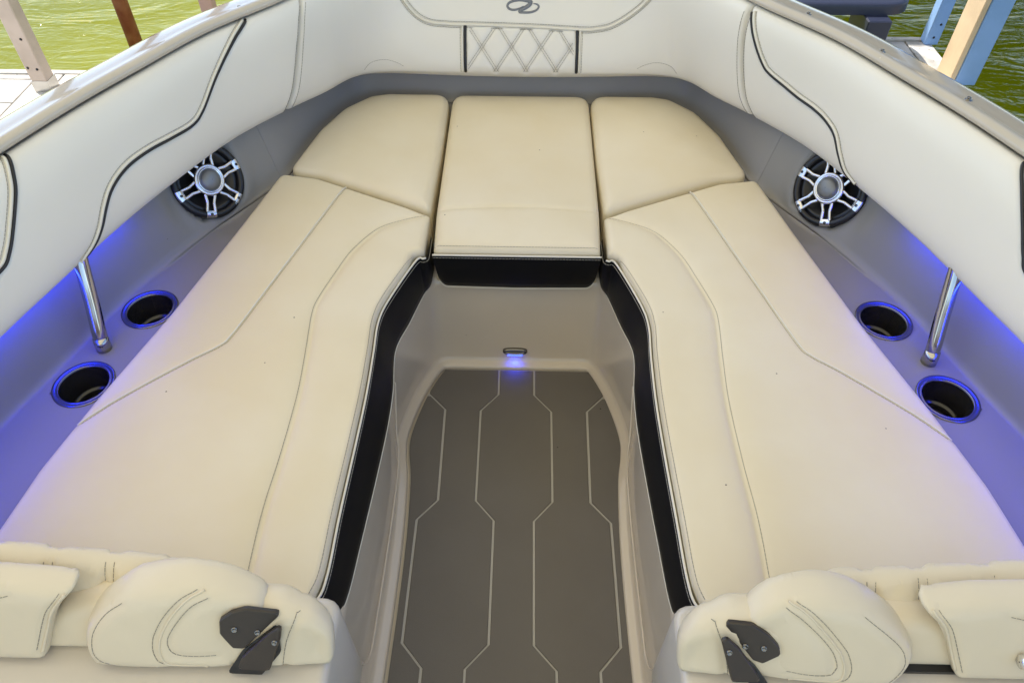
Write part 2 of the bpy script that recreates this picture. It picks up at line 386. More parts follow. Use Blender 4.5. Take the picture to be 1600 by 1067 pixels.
# side deck and inner wall: half profiles from the bow centre to aft
D1 = [(0, 2.074), (.20, 2.074), (.42, 2.07), (.50, 2.0), (.56, 1.86), (.60, 1.70), (.635, 1.60), (.68, 1.40), (.72, 1.2), (.76, 1.05), (.80, .9), (.835, .75), (.86, .58), (.87, .3), (.87, -.3)]
W0 = [(0, 2.10), (.22, 2.10), (.46, 2.10), (.545, 2.015), (.60, 1.87), (.635, 1.70), (.70, 1.575), (.79, 1.42), (.88, 1.225), (.93, 1.06), (.965, .94), (1.0, .83), (1.03, .65), (1.05, .35), (1.05, -.3)]
W1 = [(0, 2.16), (.24, 2.16), (.49, 2.15), (.59, 2.06), (.66, 1.92), (.715, 1.79), (.785, 1.63), (.87, 1.46), (.945, 1.26), (.985, 1.09), (1.015, .96), (1.05, .84), (1.08, .65), (1.10, .35), (1.10, -.3)]
def half(P, n=260): return catmull(P, n)
def both(P): return np.vstack([mir(P)[::-1], P[1:]])
d1, w0, w1 = both(half(D1)), both(half(W0)), both(half(W1))
# side: keep matching of the rings by their own arc length
def z3(P, z): return np.column_stack([P, np.full(len(P), z)])
R_ = [z3(d1*np.array([.93, 1]) - np.array([0, .04]), .30), z3(d1*np.array([.97, 1])-np.array([0, .015]), .378)]
for k in np.linspace(0, 1, 18)[:-1]:
    R_.append(z3(d1*(1-k)+w0*k, .384))
crk = w1-w0
prof = [(-.10, .3845), (-.03, .387), (.03, .392), (.09, .402), (.16, .420), (.25, .445), (.42, .49), (.62, .54), (.82, .585), (1.0, .63), (1.06, .70), (1.06, .76)]
keep = w0+0
for k, z in prof: R_.append(z3(w0+crk*k, z))
LP = np.stack(R_, 1)
CUPS = [(.822, 1.168), (.880, .948)]
def liner_part(name, sel, m):
    P = LP[sel]
    nu, nv = P.shape[:2]; F = []
    flat = P.reshape(-1, 3)
    cut = np.zeros(len(flat), bool)
    for cx_, cy_ in CUPS:
        for sg in (-1, 1): cut |= (np.hypot(flat[:, 0]-sg*cx_, flat[:, 1]-cy_) < .050) & (flat[:, 2] < .40)
    for i in range(nu-1):
        for j in range(nv-1):
            q = (i*nv+j, i*nv+j+1, (i+1)*nv+j+1, (i+1)*nv+j)
            if not any(cut[k] for k in q): F.append(q)
    return obj(name, mesh(name, flat, F), m, boat)
SPK = {sg: (np.array([sg*.772, 1.530, .480]), np.array([-sg*.735, -.50, .46])/np.linalg.norm([.735, .5, .46])) for sg in (-1, 1)}
for sg in (-1, 1):                       # flat seat moulded into the wall for each loudspeaker
    c_, n_ = SPK[sg]; Q = LP-c_; hd = (Q*n_).sum(-1); rad = np.linalg.norm(Q-hd[..., None]*n_, axis=-1)
    wgt = 1-np.clip((rad-.100)/.045, 0, 1); wgt = wgt*wgt*(3-2*wgt); side_ = (LP[..., 0]*sg > .60) & (hd > -.20) & (hd < .12)
    LP = LP+n_*(np.where(side_, (-.003-hd)*wgt, 0))[..., None]
    LP = LP+n_*(np.where(side_ & (rad < .088), -.045, 0))[..., None]
N2 = len(d1); c0 = N2//2
# front wall panel is a separate moulding, its colour darkened for the shade under the pad, between the two creases beside the corner cushions
iR = c0+int(np.argmin(np.abs(w0[c0:, 1]-1.68))); iL = 2*c0-iR
liner_part('side_deck', slice(0, iL+1), M['deck']); liner_part('bow_wall_panel', slice(iL, iR+1), M['grey']); liner_part('side_deck', slice(iR, N2), M['deck'])
for sl_ in (iL, iR):
    P = LP[sl_][3:]; tube('panel_joint', P+np.array([0, 0, .0005]), .0012, M['grey'], boat)
# well round the foot mat
MATO = [(0, 1.335), (.10, 1.335), (.187, 1.335), (.205, 1.322), (.236, 1.25), (.258, 1.17), (.270, 1.10), (.268, 1.05), (.256, .97), (.248, .82), (.247, .66), (.249, .50), (.251, .2), (.251, -.4)]
TOP = [(0, 1.392), (.10, 1.392), (.195, 1.392), (.222, 1.375), (.258, 1.26), (.285, 1.16), (.288, 1.09), (.284, 1.04), (.276, .95), (.280, .82), (.288, .66), (.290, .53), (.262, .2), (.262, -.4)]
mo = both(half(MATO, 200)); to = both(half(TOP, 200))
def off2(P, d):
    T_ = np.gradient(P, axis=0); T_ /= np.linalg.norm(T_, axis=1, keepdims=True); return P+np.stack([-T_[:, 1], T_[:, 0]], 1)*d
flg = off2(mo, .020)
sgn = 1 if np.hypot(*(flg[5])) > np.hypot(*(mo[5])) else -1
o_ = lambda d: off2(mo, d*sgn)
WR = [z3(o_(0.0), .000), z3(o_(.001), .010), z3(o_(.004), .0135), z3(o_(.016), .0150)]
bot = o_(.022)
for k, z in ((0, .019), (.10, .030), (.22, .055), (.42, .11), (.66, .19), (.86, .26), (1.0, .290)): WR.append(z3(bot*(1-k)+to*k, z))
WR.append(z3(off2(to, .012*sgn), .294)); WR.append(z3(off2(to, .06*sgn), .294))
obj('well_liner', grid_mesh('well_liner', np.stack(WR, 1)), M['gel'], boat)
fl = [(x, y, .0) for x, y in mo]
obj('cockpit_floor', mesh('cockpit_floor', [(-.4, -.4, -.004), (.4, -.4, -.004), (.4, 1.45, -.004), (-.4, 1.45, -.004)], [(0, 1, 2, 3)]), M['gel'], boat, smooth=False)
# moulded recess lines on the well sides
for sg in (-1, 1):
    Q = catmull([(sg*.283, 1.12, .20), (sg*.279, 1.04, .12), (sg*.270, .98, .085), (sg*.267, .86, .075), (sg*.268, .62, .075), (sg*.270, .52, .085), (sg*.28, .49, .14)], 60)
    tube('moulded_ridge', Q, .0022, M['gel'], boat)
# console bulkheads carrying the backrests
for sg in (-1, 1):
    O = fillet([(.243, -.42), (1.07, -.42), (1.07, .462), (.243, .462)], [.0, .0, .01, .03])
    V, F, _ = cushion_vf(O*np.array([sg, 1]), .27, .50, r=.014, crown=0, res=.05, ob=.01)
    obj('console_ledge', mesh('console_ledge', V, F), M['ledge'], boat)
# canvas snaps on the gunwale
for x, y in ((-.877, 1.351), (-.774, 1.564), (-.663, 1.75), (.893, 1.361), (.787, 1.563), (.675, 1.748)):
    sn = lathe('snap_fastener', [(0.0080, .8120), (.0080, .8132), (.0058, .8140), (.0040, .8145), (.0040, .8162), (.0048, .8170), (.0040, .8180), (.0001, .8182)], M['darksteel'], boat, k=20, c=(x, y, 0))

# ------------------------------------------------------------------ foot mat
fm = thing('floor_mat', 'grey foam foot mat with pale zigzag grooves filling the walkway floor', 'floor mat', (0, .5, 0))
moi = off2(mo, -.0015*sgn)
mz = moi[(moi[:, 1] > -.395)]
def wx(y):      # half width of the mat at y
    P = half(MATO, 400); P = off2(P, -.003*(1 if off2(P, .01)[300, 0] > P[300, 0] else -1)); k = np.argsort(P[:, 1]); return np.interp(y, P[k, 1], P[k, 0])
Ys = np.unique(np.r_[np.linspace(-.38, 1.331, 260)])
H = half(MATO, 500); HS = H[::-1]
kk = H[:, 1] < 1.3325
ys_, xs_ = H[kk][::-1, 1], H[kk][::-1, 0]
wxy = lambda y: np.interp(y, ys_, xs_)-.003
LI = [(1.34, .048), (1.245, .048), (1.190, .093), (.92, .0915), (.868, .047), (.581, .047), (.531, .093), (.25, .093), (.20, .048), (-.08, .048), (-.13, .093), (-.40, .093)]
LO = [(1.34, .30), (1.282, .252), (1.245, .2355), (1.192, .187), (.92, .182), (.867, .227), (.581, .227), (.531, .182), (.25, .182), (.20, .227), (-.08, .227), (-.13, .182), (-.40, .182)]
LIx = lambda y: np.interp(y, [q[0] for q in LI][::-1], [q[1] for q in LI][::-1])
LOx = lambda y: np.interp(y, [q[0] for q in LO][::-1], [q[1] for q in LO][::-1])
ysl = np.unique(np.r_[np.linspace(-.38, 1.329, 200), [q[0] for q in LI if -.38 < q[0] < 1.32], [q[0] for q in LO if -.38 < q[0] < 1.32], 1.300, 1.3095, 1.317, 1.324])
hw = wxy(ysl); g = .0026
sh = .005                                                       # the mat sits a touch to starboard
def strip_mesh(lo, hi):
    ok = (hi-lo) > .004; V = []; F = []; rows = np.where(ok)[0]
    for i in rows:
        for x, z in ((lo[i], .0035), (lo[i], .0078), (lo[i]+.0012, .0090), (hi[i]-.0012, .0090), (hi[i], .0078), (hi[i], .0035)): V.append((x+sh, ysl[i], z-.003))
    for a in range(len(rows)-1):
        for j in range(5): F.append((a*6+j, a*6+6+j, a*6+7+j, a*6+1+j))
    n = len(rows)-1; F.append((0, 1, 2, 3, 4, 5)); F.append(tuple(n*6+j for j in range(6))[::-1])
    return mesh('mat_strip', V, F)
li = LIx(ysl); lo_ = np.minimum(LOx(ysl), 9)
obj('mat_backing', mesh('mat_backing', [(x+sh, y, .0030) for x, y in moi if y > -.39], [tuple(range(len([1 for p in moi if p[1] > -.39])))]), M['matline'], fm, smooth=False)
obj('mat_strip', strip_mesh(-li+g*1.05, li-g*1.05), M['mat'], fm, smooth=False)
for sg in (-1, 1):
    a, b_ = li+g*1.05, np.minimum(lo_-g*1.2, hw)
    obj('mat_strip', strip_mesh(a, b_) if sg > 0 else strip_mesh(-b_, -a), M['mat'], fm, smooth=False)
    a, b_ = lo_+g*1.2, hw
    obj('mat_strip', strip_mesh(a, b_) if sg > 0 else strip_mesh(-b_, -a), M['mat'], fm, smooth=False)

# ------------------------------------------------------------------ seat cushions
GS = 'seat cushions of the bow lounge'
c_out = fillet([(-.198, 1.352), (.202, 1.352), (.208, 1.50), (.210, 2.084), (-.206, 2.084), (-.204, 1.50)], [.012, .012, 0, .045, .045, 0])
cc = thing('center_seat_cushion', 'cream rectangular filler cushion at the middle of the bow with a black front face', 'seat cushion', (0, 1.7, .29), GS)
wc = lambda V: np.column_stack([V[:, 0], V[:, 1]+np.clip(.400-V[:, 2], 0, 1)*.17, V[:, 2]])
V, F, topc = cushion_vf(c_out, .30, .421, r=.021, crown=.012, seams=[(np.array([(-.2, 1.502), (0, 1.507), (.205, 1.502)]), .0035, .006)], warp=wc)
obj('cushion_top', mesh('cushion_top', V, F), M['seat'], cc)
def strip_face(name, A, B, m, parent, bulge=.006, nz=7):
    """upholstered face between upper line A and lower line B"""
    A = resample(A, 120); B = resample(B, 120); T_ = np.gradient(A, axis=0); Nn = np.cross(T_, [0, 0, 1.]); Nn /= np.linalg.norm(Nn, axis=1, keepdims=True)
    if (Nn*(np.array([0, .9, 0])-A)).sum(1).mean() < 0: Nn = -Nn
    R2 = []
    for k in np.linspace(0, 1, nz): R2.append(A*(1-k)+B*k+Nn*bulge*math.sin(math.pi*k)**.6)
    R2.append(B-Nn*.012-np.array([0, 0, .001]))
    return obj(name, grid_mesh(name, np.stack(R2, 1)), m, parent), Nn, np.stack(R2, 1)
A = np.array([(-.200, 1.3465, .4035), (0, 1.3465, .4035), (.204, 1.3465, .4035)]); B_ = np.array([(-.192, 1.370, .285), (0, 1.370, .281), (.196, 1.370, .285)])
A = resample(A, 60); B_ = resample(B_, 60); e = np.abs(np.linspace(-1, 1, 60)); B_[:, 2] += .02*np.clip((e-.9)/.1, 0, 1)**2
fo, Nn, RR = strip_face('front_face', A, B_, M['black'], cc)
tube('piping', A+np.array([0, -.001, .0014]), .0024, M['piping'], cc)
tube('piping', RR[:, -2]+np.array([0, -.002, -.002]), .0016, M['piping'], cc)
stitches('stitching', [RR[:, 0]+np.array([0, -.0012, -.007])], M['lightthread'], cc)
stitches('stitching', [topc(resample(np.array([(-.195, 1.3625), (.199, 1.3625)]), 60))], M['thread'], cc, r=.0006)
for sg, side in ((-1, 'left'), (1, 'right')):
    S2 = np.array([sg, 1.])
    # corner cushion
    co = thing('corner_seat_cushion', 'cream wedge shaped corner cushion %s of the middle filler cushion, under the bow pad' % side, 'seat cushion', (sg*.4, 1.8, .29), GS)
    O = fillet([(.219, 1.512), (.236, 1.511), (.53, 1.650), (.618, 1.672), (.575, 1.869), (.525, 1.995), (.455, 2.070), (.40, 2.084), (.214, 2.084), (.213, 1.75)],
               [.015, .02, .1, .035, .12, .12, .06, .05, .05, 0])
    V, F, _ = cushion_vf(O*S2, .30, .423, r=.022, crown=.014, puff=lambda Q, sg=sg: -.010*np.clip((np.abs(Q[:, 0])-.48)/.13, 0, 1)*np.clip((1.80-Q[:, 1])/.15, 0, 1))
    obj('cushion_top', mesh('cushion_top', V, F), M['seat'], co)
    # long side cushion
    lc = thing('side_seat_cushion', 'long cream seat cushion on the %s of the walkway with a black inner side' % side, 'seat cushion', (sg*.5, 1.0, .29), GS)
    inner = [(.2105, 1.42), (.2108, 1.36), (.2118, 1.340), (.219, 1.3315), (.236, 1.327), (.281, 1.190), (.292, 1.118), (.2875, 1.03), (.2845, .917), (.286, .8), (.2905, .65), (.294, .54), (.305, .495), (.345, .468)]
    if sg < 0: inner = [(x+.007*math.exp(-((y-.86)/.33)**4), y) for x, y in inner]
    ic = catmull(inner[4:-1], 70)+np.array([.0045, 0])
    O = np.vstack([fillet([(.219, 1.478), (.219, 1.348), (.244, 1.336), (.2855, 1.19)], [0, .008, .012, 0])[1:-1], ic[3:-3],
                   fillet([(.2985, .54), (.314, .474), (.40, .468), (.90, .468), (.868, .597), (.853, .72), (.815, .885), (.75, 1.12), (.68, 1.43), (.632, 1.655), (.53, 1.636), (.236, 1.494), (.219, 1.492), (.219, 1.348)],
                          [.0, .03, .0, .02, .1, .2, .2, .3, .3, .022, .1, .02, .012, 0])[1:-1]])
    si = catmull([(.226, 1.488), (.27, 1.466), (.33, 1.425), (.38, 1.343), (.406, 1.262), (.430, 1.17), (.4335, 1.12), (.424, 1.01), (.4165, .90), (.4165, .76), (.420, .65), (.417, .53), (.418, .468)], 160)
    so_ = catmull([(.447, 1.60), (.4905, 1.415), (.543, 1.22), (.588, 1.055), (.608, 1.018), (.66, .975), (.765, .880), (.805, .838), (.822, .820)], 140)
    def wl(V, sg=sg):
        k = np.clip((.27-np.abs(V[:, 0]))/.05, 0, 1)*np.clip((1.42-V[:, 1])/.06, 0, 1)
        return np.column_stack([V[:, 0], V[:, 1]+np.clip(.40-V[:, 2], 0, 1)*.2*k, V[:, 2]])
    V, F, tl = cushion_vf(O*S2, .30, .420, r=.013, crown=.013, seams=[(si*S2, .0045, .007), (si*S2, .0045, .028), (so_*S2, .0022, .006)], warp=wl)
    obj('cushion_top', mesh('cushion_top', V, F), M['seat'], lc)
    A = catmull([(x, y, .4015) for x, y in inner], 160); A[:, 0] += .0005
    Bl = catmull([(.2135, 1.44, .285), (.2150, 1.374, .283), (.230, 1.340, .281), (.254, 1.243, .280), (.277, 1.150, .280), (.2675, 1.03, .280), (.266, .93, .280), (.271, .81, .280), (.279, .67, .280), (.287, .556, .280), (.300, .522, .282), (.335, .500, .29)], 160)
    Am = A*np.array([sg, 1, 1]); Bm_ = Bl*np.array([sg, 1, 1])
    sf, Nn, RR = strip_face('inner_side', Am, Bm_, M['black'], lc, bulge=.005)
    if sg < 0: pass
    w1_ = RR[:, 0, 1] < 1.338; w2_ = RR[:, -2, 1] < 1.355
    w1_[:int(np.argmax(w1_))] = False; w2_[:int(np.argmax(w2_))] = False
    tube('piping', (RR[:, 0]+Nn*.0005+np.array([0, 0, .0018]))[w1_], .0024, M['piping'], lc)
    tube('piping', (RR[:, -2]+np.array([0, 0, -.002]))[w2_], .0014, M['piping'], lc)
    stitches('stitching', [RR[:, 0]+Nn*.0030+np.array([0, 0, -.0075])], M['lightthread'], lc)
    ins = catmull(inner[4:-1], 120)+np.array([.0105, 0])
    stitches('stitching', [tl(ins*S2)+np.array([0, 0, .0002])], M['thread'], lc, r=.0006)
    tube('seam', tl((so_+np.array([.0022, .0005]))*S2)+np.array([0, 0, .0010]), .0019, M['piping'], lc)
    stitches('stitching', [tl((so_-np.array([.0025, .0015]))*S2)+np.array([0, 0, .0003])], M['thread'], lc, r=.0007)
    stitches('stitching', [tl((si+np.array([.0055, 0]))*S2)+np.array([0, 0, .0003])], M['thread'], lc, r=.0006)

# ------------------------------------------------------------------ coaming pads
GP = 'coaming pads round the bow'
def pad_grid(s0, s1, nu, nv, seams, e0, e1, extra=None):
    v = np.r_[0, .004, .012, np.linspace(.03, .97, nv-6), .988, .996, 1.0]
    tt = np.linspace(0, 1, nu); tt = tt+.0
    near = np.r_[np.linspace(0, .012, 6), np.linspace(.012, .988, nu-10)[1:-1], np.linspace(.988, 1, 6)]
    S, V = np.meshgrid(near, v, indexing='ij'); S = s0(V)*(1-S)+s1(V)*S
    P = bol(S, V); N0 = bol(S, V, .03, .01)-P; N0 /= np.linalg.norm(N0, axis=-1, keepdims=True)
    off = np.zeros(S.shape); mid = lambda s_: bol(s_, np.full_like(s_, .5))
    if e0:
        d = np.abs(S-s0(V))*.2; off -= .018*(1-np.sqrt(1-(1-np.clip(d/.016, 0, 1))**2))
    if e1:
        d = np.abs(S-s1(V))*.2; off -= .018*(1-np.sqrt(1-(1-np.clip(d/.016, 0, 1))**2))
    Q = P.reshape(-1, 3)
    for c, dep, wid in seams: off -= (dep*np.exp(-(seg_dist(Q, c)/wid)**2)).reshape(off.shape)
    if extra is not None: off += extra(S, V)
    P = P+N0*off[..., None]
    # roll under the bottom, close the back
    bB = bol(S[:, 0], V[:, 0], .03, -.010)-np.array([0, 0, .007]); bC = bol(S[:, 0], V[:, 0], .03, -.030)-np.array([0, 0, .006]); bD = bol(S[:, 0], V[:, 0], .03, -.045)+np.array([0, 0, .004])
    if e0:
        for k in range(6):
            w_ = 1-math.sqrt(max(0, 1-(1-k/6)**2)); bB[k] += N0[k, 0]*-.012*w_+np.array([0, 0, .008*w_])
    if e1:
        for k in range(6):
            w_ = 1-math.sqrt(max(0, 1-(1-k/6)**2)); bB[-1-k] += N0[-1-k, 0]*-.012*w_+np.array([0, 0, .008*w_])
    tA = bol(S[:, -1], V[:, -1], .03, -.030)
    G = np.concatenate([bD[:, None], bC[:, None], bB[:, None], P, tA[:, None]], 1)
    nu_, nv_ = G.shape[:2]; VV = G.reshape(-1, 3); F = [(i*nv_+j, (i+1)*nv_+j, (i+1)*nv_+j+1, i*nv_+j+1) for i in range(nu_-1) for j in range(nv_-1)]
    F += [(i*nv_+nv_-1, (i+1)*nv_+nv_-1, (i+1)*nv_, i*nv_) for i in range(nu_-1)]
    F += [tuple(range(nv_)), tuple((nu_-1)*nv_+j for j in range(nv_))[::-1]]
    return VV, F
svL = np.array([(-5.07, 0), (-5.05, .08), (-4.97, .23), (-4.88, .45), (-4.80, .65), (-4.68, .85), (-4.52, 1.0)])
svR = np.array([(5.06, 0), (5.02, .08), (4.92, .23), (4.84, .45), (4.79, .68), (4.78, .85), (4.78, 1.0)])
sL = lambda v: np.interp(v, svL[:, 1], svL[:, 0]); sR = lambda v: np.interp(v, svR[:, 1], svR[:, 0])
Lp = [(-5.50, 1.0), (-5.62, .96), (-5.78, .89), (-6.13, .69), (-6.42, .48), (-6.60, .42), (-6.9, .43), (-7.22, .45), (-7.55, .45), (-7.80, .42), (-7.99, .36), (-8.12, .27), (-8.25, .14), (-8.38, .06), (-8.56, .012)]
Lp2 = [(-8.92, 1.0), (-9.0, .90), (-9.1, .78), (-9.34, .60), (-9.55, .48), (-9.76, .42), (-10.3, .42)]
Rp = [(4.86, .97), (5.05, .78), (5.24, .61), (5.36, .55), (5.60, .50), (5.83, .46), (6.08, .44), (6.27, .41), (6.44, .34), (6.55, .20), (6.65, .08), (6.80, .025)]
Rp2 = [(8.80, 1.0), (8.95, .90), (9.04, .83), (9.25, .66), (9.42, .53), (9.62, .44), (10.3, .42)]
topseam = [(-2.05, .98), (-1.88, .80), (-1.71, .63), (-1.47, .475), (-1.25, .40), (-1.0, .372), (-.76, .358), (-.1, .335), (.76, .330), (1.02, .345), (1.26, .39), (1.57, .51), (1.88, .67), (2.1, .84), (2.2, .98)]
for nm, sgn_, s0, s1, pipes, lab in (('side', -1, lambda v: -12.9+0*v, lambda v: sL(v)-.018, (Lp, Lp2), 'long pale coaming pad with black piping over the left seat'),
                                    ('side', 1, lambda v: sR(v)+.018, lambda v: 12.9+0*v, (Rp, Rp2), 'long pale coaming pad with black piping over the right seat')):
    th = thing('coaming_pad', lab, 'bolster pad', (sgn_*.8, 1.2, .55), GP)
    cs = [(svcurve(p), .0035, .007) for p in pipes]
    V, F = pad_grid(s0, s1, 420, 64, cs, sgn_ > 0, sgn_ < 0)
    pd = obj('pad', mesh('pad', V, F), M['pad'], th)
    for p in pipes:
        l_ = 1 if sgn_ < 0 else -1
        tube('black_piping', svcurve(p, 140, .0012, 0), .0032, M['blackpipe'], th)
        tube('piping', svcurve(p, 140, .0006, .0068*l_), .0036, M['piping'], th)
        stitches('stitching', [svcurve(p, 140, .0002, .0125*l_)], M['thread'], th)
    sv = svL if sgn_ < 0 else svR; dsh = .085*sgn_
    stitches('stitching', [svcurve([(a+dsh, min(max(b_, .03), .97)) for a, b_ in sv], 60, .0004)], M['thread'], th)
th = thing('coaming_pad', 'pale bow coaming pad with grey emblem and diamond stitched panel', 'bolster pad', (0, 2.1, .5), GP)
# diamond quilting: lines x = x0 +- k*v, x in s units
dia = []
vt = lambda s: np.interp(s, [q[0] for q in topseam], [q[1] for q in topseam])
XC = [-.35, .04, .43, .82]; k_ = .355/.20*.62
S0, S1_ = -.715, .735
def dline(xc, sl_):
    pts = [];
    for v_ in np.linspace(.008, .345, 40):
        s_ = xc+(v_-.185)*sl_
        if S0+.03 < s_ < S1_-.03 and v_ < vt(s_)-.012: pts.append((s_, v_))
    return pts
XC = [-.90, -.51, -.12, .27, .66, 1.05]
qs = []
for xc in XC:
    for sl_ in (1.17*1.0, -1.17*1.0):
        for dd in (-.018, .018):
            q = dline(xc+dd, sl_)
            if len(q) > 4: qs.append(q)
qc = [svcurve(q, 30, .0, smooth=False) for q in qs]
edge_l = [(-.715, .006), (-.725, .12), (-.735, .25), (-.74, vt(-.74)-.008)]; edge_r = [(.735, .006), (.742, .12), (.75, .25), (.755, vt(.755)-.008)]
seamsF = [(svcurve(topseam, 160), .003, .007), (svcurve(edge_l, 30), .003, .006), (svcurve(edge_r, 30), .003, .006)]+[(c, .0028, .006) for c in qc]
V, F = pad_grid(lambda v: sL(v)+.018, lambda v: sR(v)-.018, 520, 70, seamsF, True, True,
                extra=lambda S, V: .0035*((S > S0) & (S < S1_) & (V < vt(S)-.01))*np.clip(V/.03, 0, 1))
obj('pad', mesh('pad', V, F), M['pad'], th)
tube('piping', svcurve(topseam, 200, .0010, 0), .0042, M['piping'], th)
stitches('stitching', [svcurve(topseam, 200, .0003, q) for q in (.008, -.008)], M['thread'], th)
for ed, l_ in ((edge_l, -1), (edge_r, 1)):
    tube('black_piping', svcurve(ed, 40, .0020, 0), .0040, M['blackpipe'], th)
    c = svcurve(ed, 40, .0006, .008); c2 = svcurve(ed, 40, .0006, -.008)
    out = c if abs(c[:, 0].mean()) > abs(c2[:, 0].mean()) else c2
    tube('piping', out, .0036, M['piping'], th)
    c = svcurve(ed, 40, .0002, .0145); c2 = svcurve(ed, 40, .0002, -.0145); out = c if abs(c[:, 0].mean()) > abs(c2[:, 0].mean()) else c2
    stitches('stitching', [out], M['thread'], th)
stitches('diamond_stitching', [svcurve(q, 30, .0010, smooth=False) for q in qs], M['thread'], th, r=.00065)
stitches('stitching', [svcurve([(a-.085*(1 if a > 0 else -1), min(max(b_, .03), .97)) for a, b_ in sv], 60, .0004) for sv in (svL, svR)], M['thread'], th)
for sg in (-1, 1):
    stitches('stitching', [svcurve([(sg*2.66, .075), (sg*2.45, .13), (sg*2.04, .135), (sg*1.76, .09), (sg*1.6, .04)], 40, .0003)], M['thread'], th, r=.0005)
# emblem: one ribbon looping left then right
lg = [(868, 44), (846, 56), (818, 64), (792, 61), (775, 46), (784, 27), (815, 15), (855, 10), (893, 14), (910, 24), (895, 42), (868, 58), (842, 74), (872, 78), (912, 75), (942, 63), (955, 45), (946, 33), (924, 28)]
wd = [1.5, 4, 5, 5, 5, 5.5, 6, 7, 9, 9, 9, 8, 6, 5, 5, 5, 4.5, 4, 1.5]
px2s = .22/180*.99; py2v = .0072
LG = catmull([((x-862)/4*.0094+.02, .480-(y-44)/4*.0054) for x, y in lg], 120)
WD = np.interp(np.linspace(0, 1, 120), np.linspace(0, 1, len(wd)), wd)*.00062
LC = svcurve(LG, 120, .0012, 0, smooth=False)
Ls, Lv = LG[:, 0], LG[:, 1]
def sidepts(l_):
    T_ = np.gradient(LC, axis=0); T_ /= np.linalg.norm(T_, axis=1, keepdims=True); Nn = bol(Ls, Lv, .03, .02)-bol(Ls, Lv, .03, 0); Nn /= np.linalg.norm(Nn, axis=1, keepdims=True)
    return LC+np.cross(T_, Nn)*(WD*l_)[:, None], Nn
a, Nn = sidepts(1); b_, _ = sidepts(-1)
obj('emblem', grid_mesh('emblem', np.stack([a-Nn*.0012, a, LC+Nn*.0010, b_, b_-Nn*.0012], 1)), M['logo'], th, label='grey embroidered looping emblem at the top of the bow pad')
# ------------------------------------------------------------------ speakers
GSPK = 'loudspeakers under the coaming pads'
def speaker(sg):
    n = Vector(SPK[sg][1]); c = Vector(SPK[sg][0])+n*.004; R = frame(n)
    t_ = thing('speaker', 'round loudspeaker with silver spoked grille half hidden under the %s pad%s' % (('left', ', bluish dome') if sg < 0 else ('right', ', grey dome')), 'speaker', tuple(c), GSPK)
    L = lambda *p: c+R @ Vector(p)
    lathe('outer_ring', [(.070, -.030), (.0935, -.030), (.0945, -.004), (.0925, .002), (.086, .0045), (.079, .002), (.077, -.006), (.076, -.012)], M['blk'], t_, k=72, c=c, R=R)
    lathe('cone', [(.078, -.010), (.072, -.006), (.067, -.010), (.050, -.022), (.032, -.030), (.001, -.030)], M['blk'], t_, k=48, c=c, R=R)
    g = lathe('grille_hub', [(.0390, .000), (.0390, .006), (.036, .0085), (.0315, .0085), (.031, .004)], M['grille'], t_, k=48, c=c, R=R)
    rot = math.radians(-60)
    for k in range(6):
        a = rot+k*math.pi/3; u = Vector((math.cos(a), math.sin(a), 0)); w_ = Vector((-math.sin(a), math.cos(a), 0)); parts = []
        for s_ in (-1, 1):        # two bars per spoke, joined at the rim by a screw tab
            p0 = u*.036+w_*s_*.0125; p1 = u*.055+w_*s_*.0085; p2 = u*.078+w_*s_*.0105
            for q0, q1 in ((p0, p1), (p1, p2)):
                d = (q1-q0).normalized(); sd = Vector((-d.y, d.x, 0)); hw_ = .0040
                V = [L(*(q+sd*e_*hw_+Vector((0, 0, z)))) for q in (q0, q1) for e_, z in ((-1, -.002), (-1, .0035), (-.5, .0055), (.5, .0055), (1, .0035), (1, -.002))]
                parts.append((V, [(0, 1, 7, 6), (1, 2, 8, 7), (2, 3, 9, 8), (3, 4, 10, 9), (4, 5, 11, 10)]))
        rim = []
        for aa in np.linspace(-.145, .145, 6):
            for r_, z in ((.0745, .000), (.0755, .0050), (.090, .0052), (.0935, .000)):
                q = Vector((math.cos(a+aa)*r_, math.sin(a+aa)*r_, z)); rim.append(L(*q))
        parts.append((rim, [(i*4+j, i*4+j+1, (i+1)*4+j+1, (i+1)*4+j) for i in range(5) for j in range(3)]))
        sp = obj('grille_spoke', join('grille_spoke', parts), M['grille'], t_)
        lathe('screw', [(.0036, .005), (.0034, .0064), (.001, .0066)], M['blk'], sp, k=12, c=L(*(u*.084)), R=R)
    lathe('tweeter_ring', [(.0310, .004), (.0305, .0105), (.0290, .0115), (.0270, .009)], M['chrome'], t_, k=48, c=c, R=R)
    prof = [(.0270*math.cos(a), .008+.0145*math.sin(a)) for a in np.linspace(0, math.pi/2-.03, 10)]
    lathe('tweeter_dome', prof, M['dome'], t_, k=40, c=c, R=R)
    cu = bpy.data.curves.new('lettering', 'FONT'); cu.body = 'FUSION'; cu.size = .0085; cu.extrude = .0003; cu.align_x = 'CENTER'
    tmp = bpy.data.objects.new('tmp', cu); COL.objects.link(tmp); bpy.context.view_layer.update()
    me = bpy.data.meshes.new_from_object(tmp.evaluated_get(bpy.context.evaluated_depsgraph_get())); bpy.data.objects.remove(tmp)
    a = math.radians(-62 if sg < 0 else -118); pos = Vector((math.cos(a)*.0845, math.sin(a)*.0845, .0052)); Rz = Matrix.Rotation(a+math.pi/2, 3, 'Z')
    for v in me.vertices:
        q = Rz @ Vector((v.co.x, v.co.y-.003, v.co.z))+pos; v.co = L(*q)
    obj('lettering', me, M['steel'], t_, smooth=False)
for sg in (-1, 1): speaker(sg)

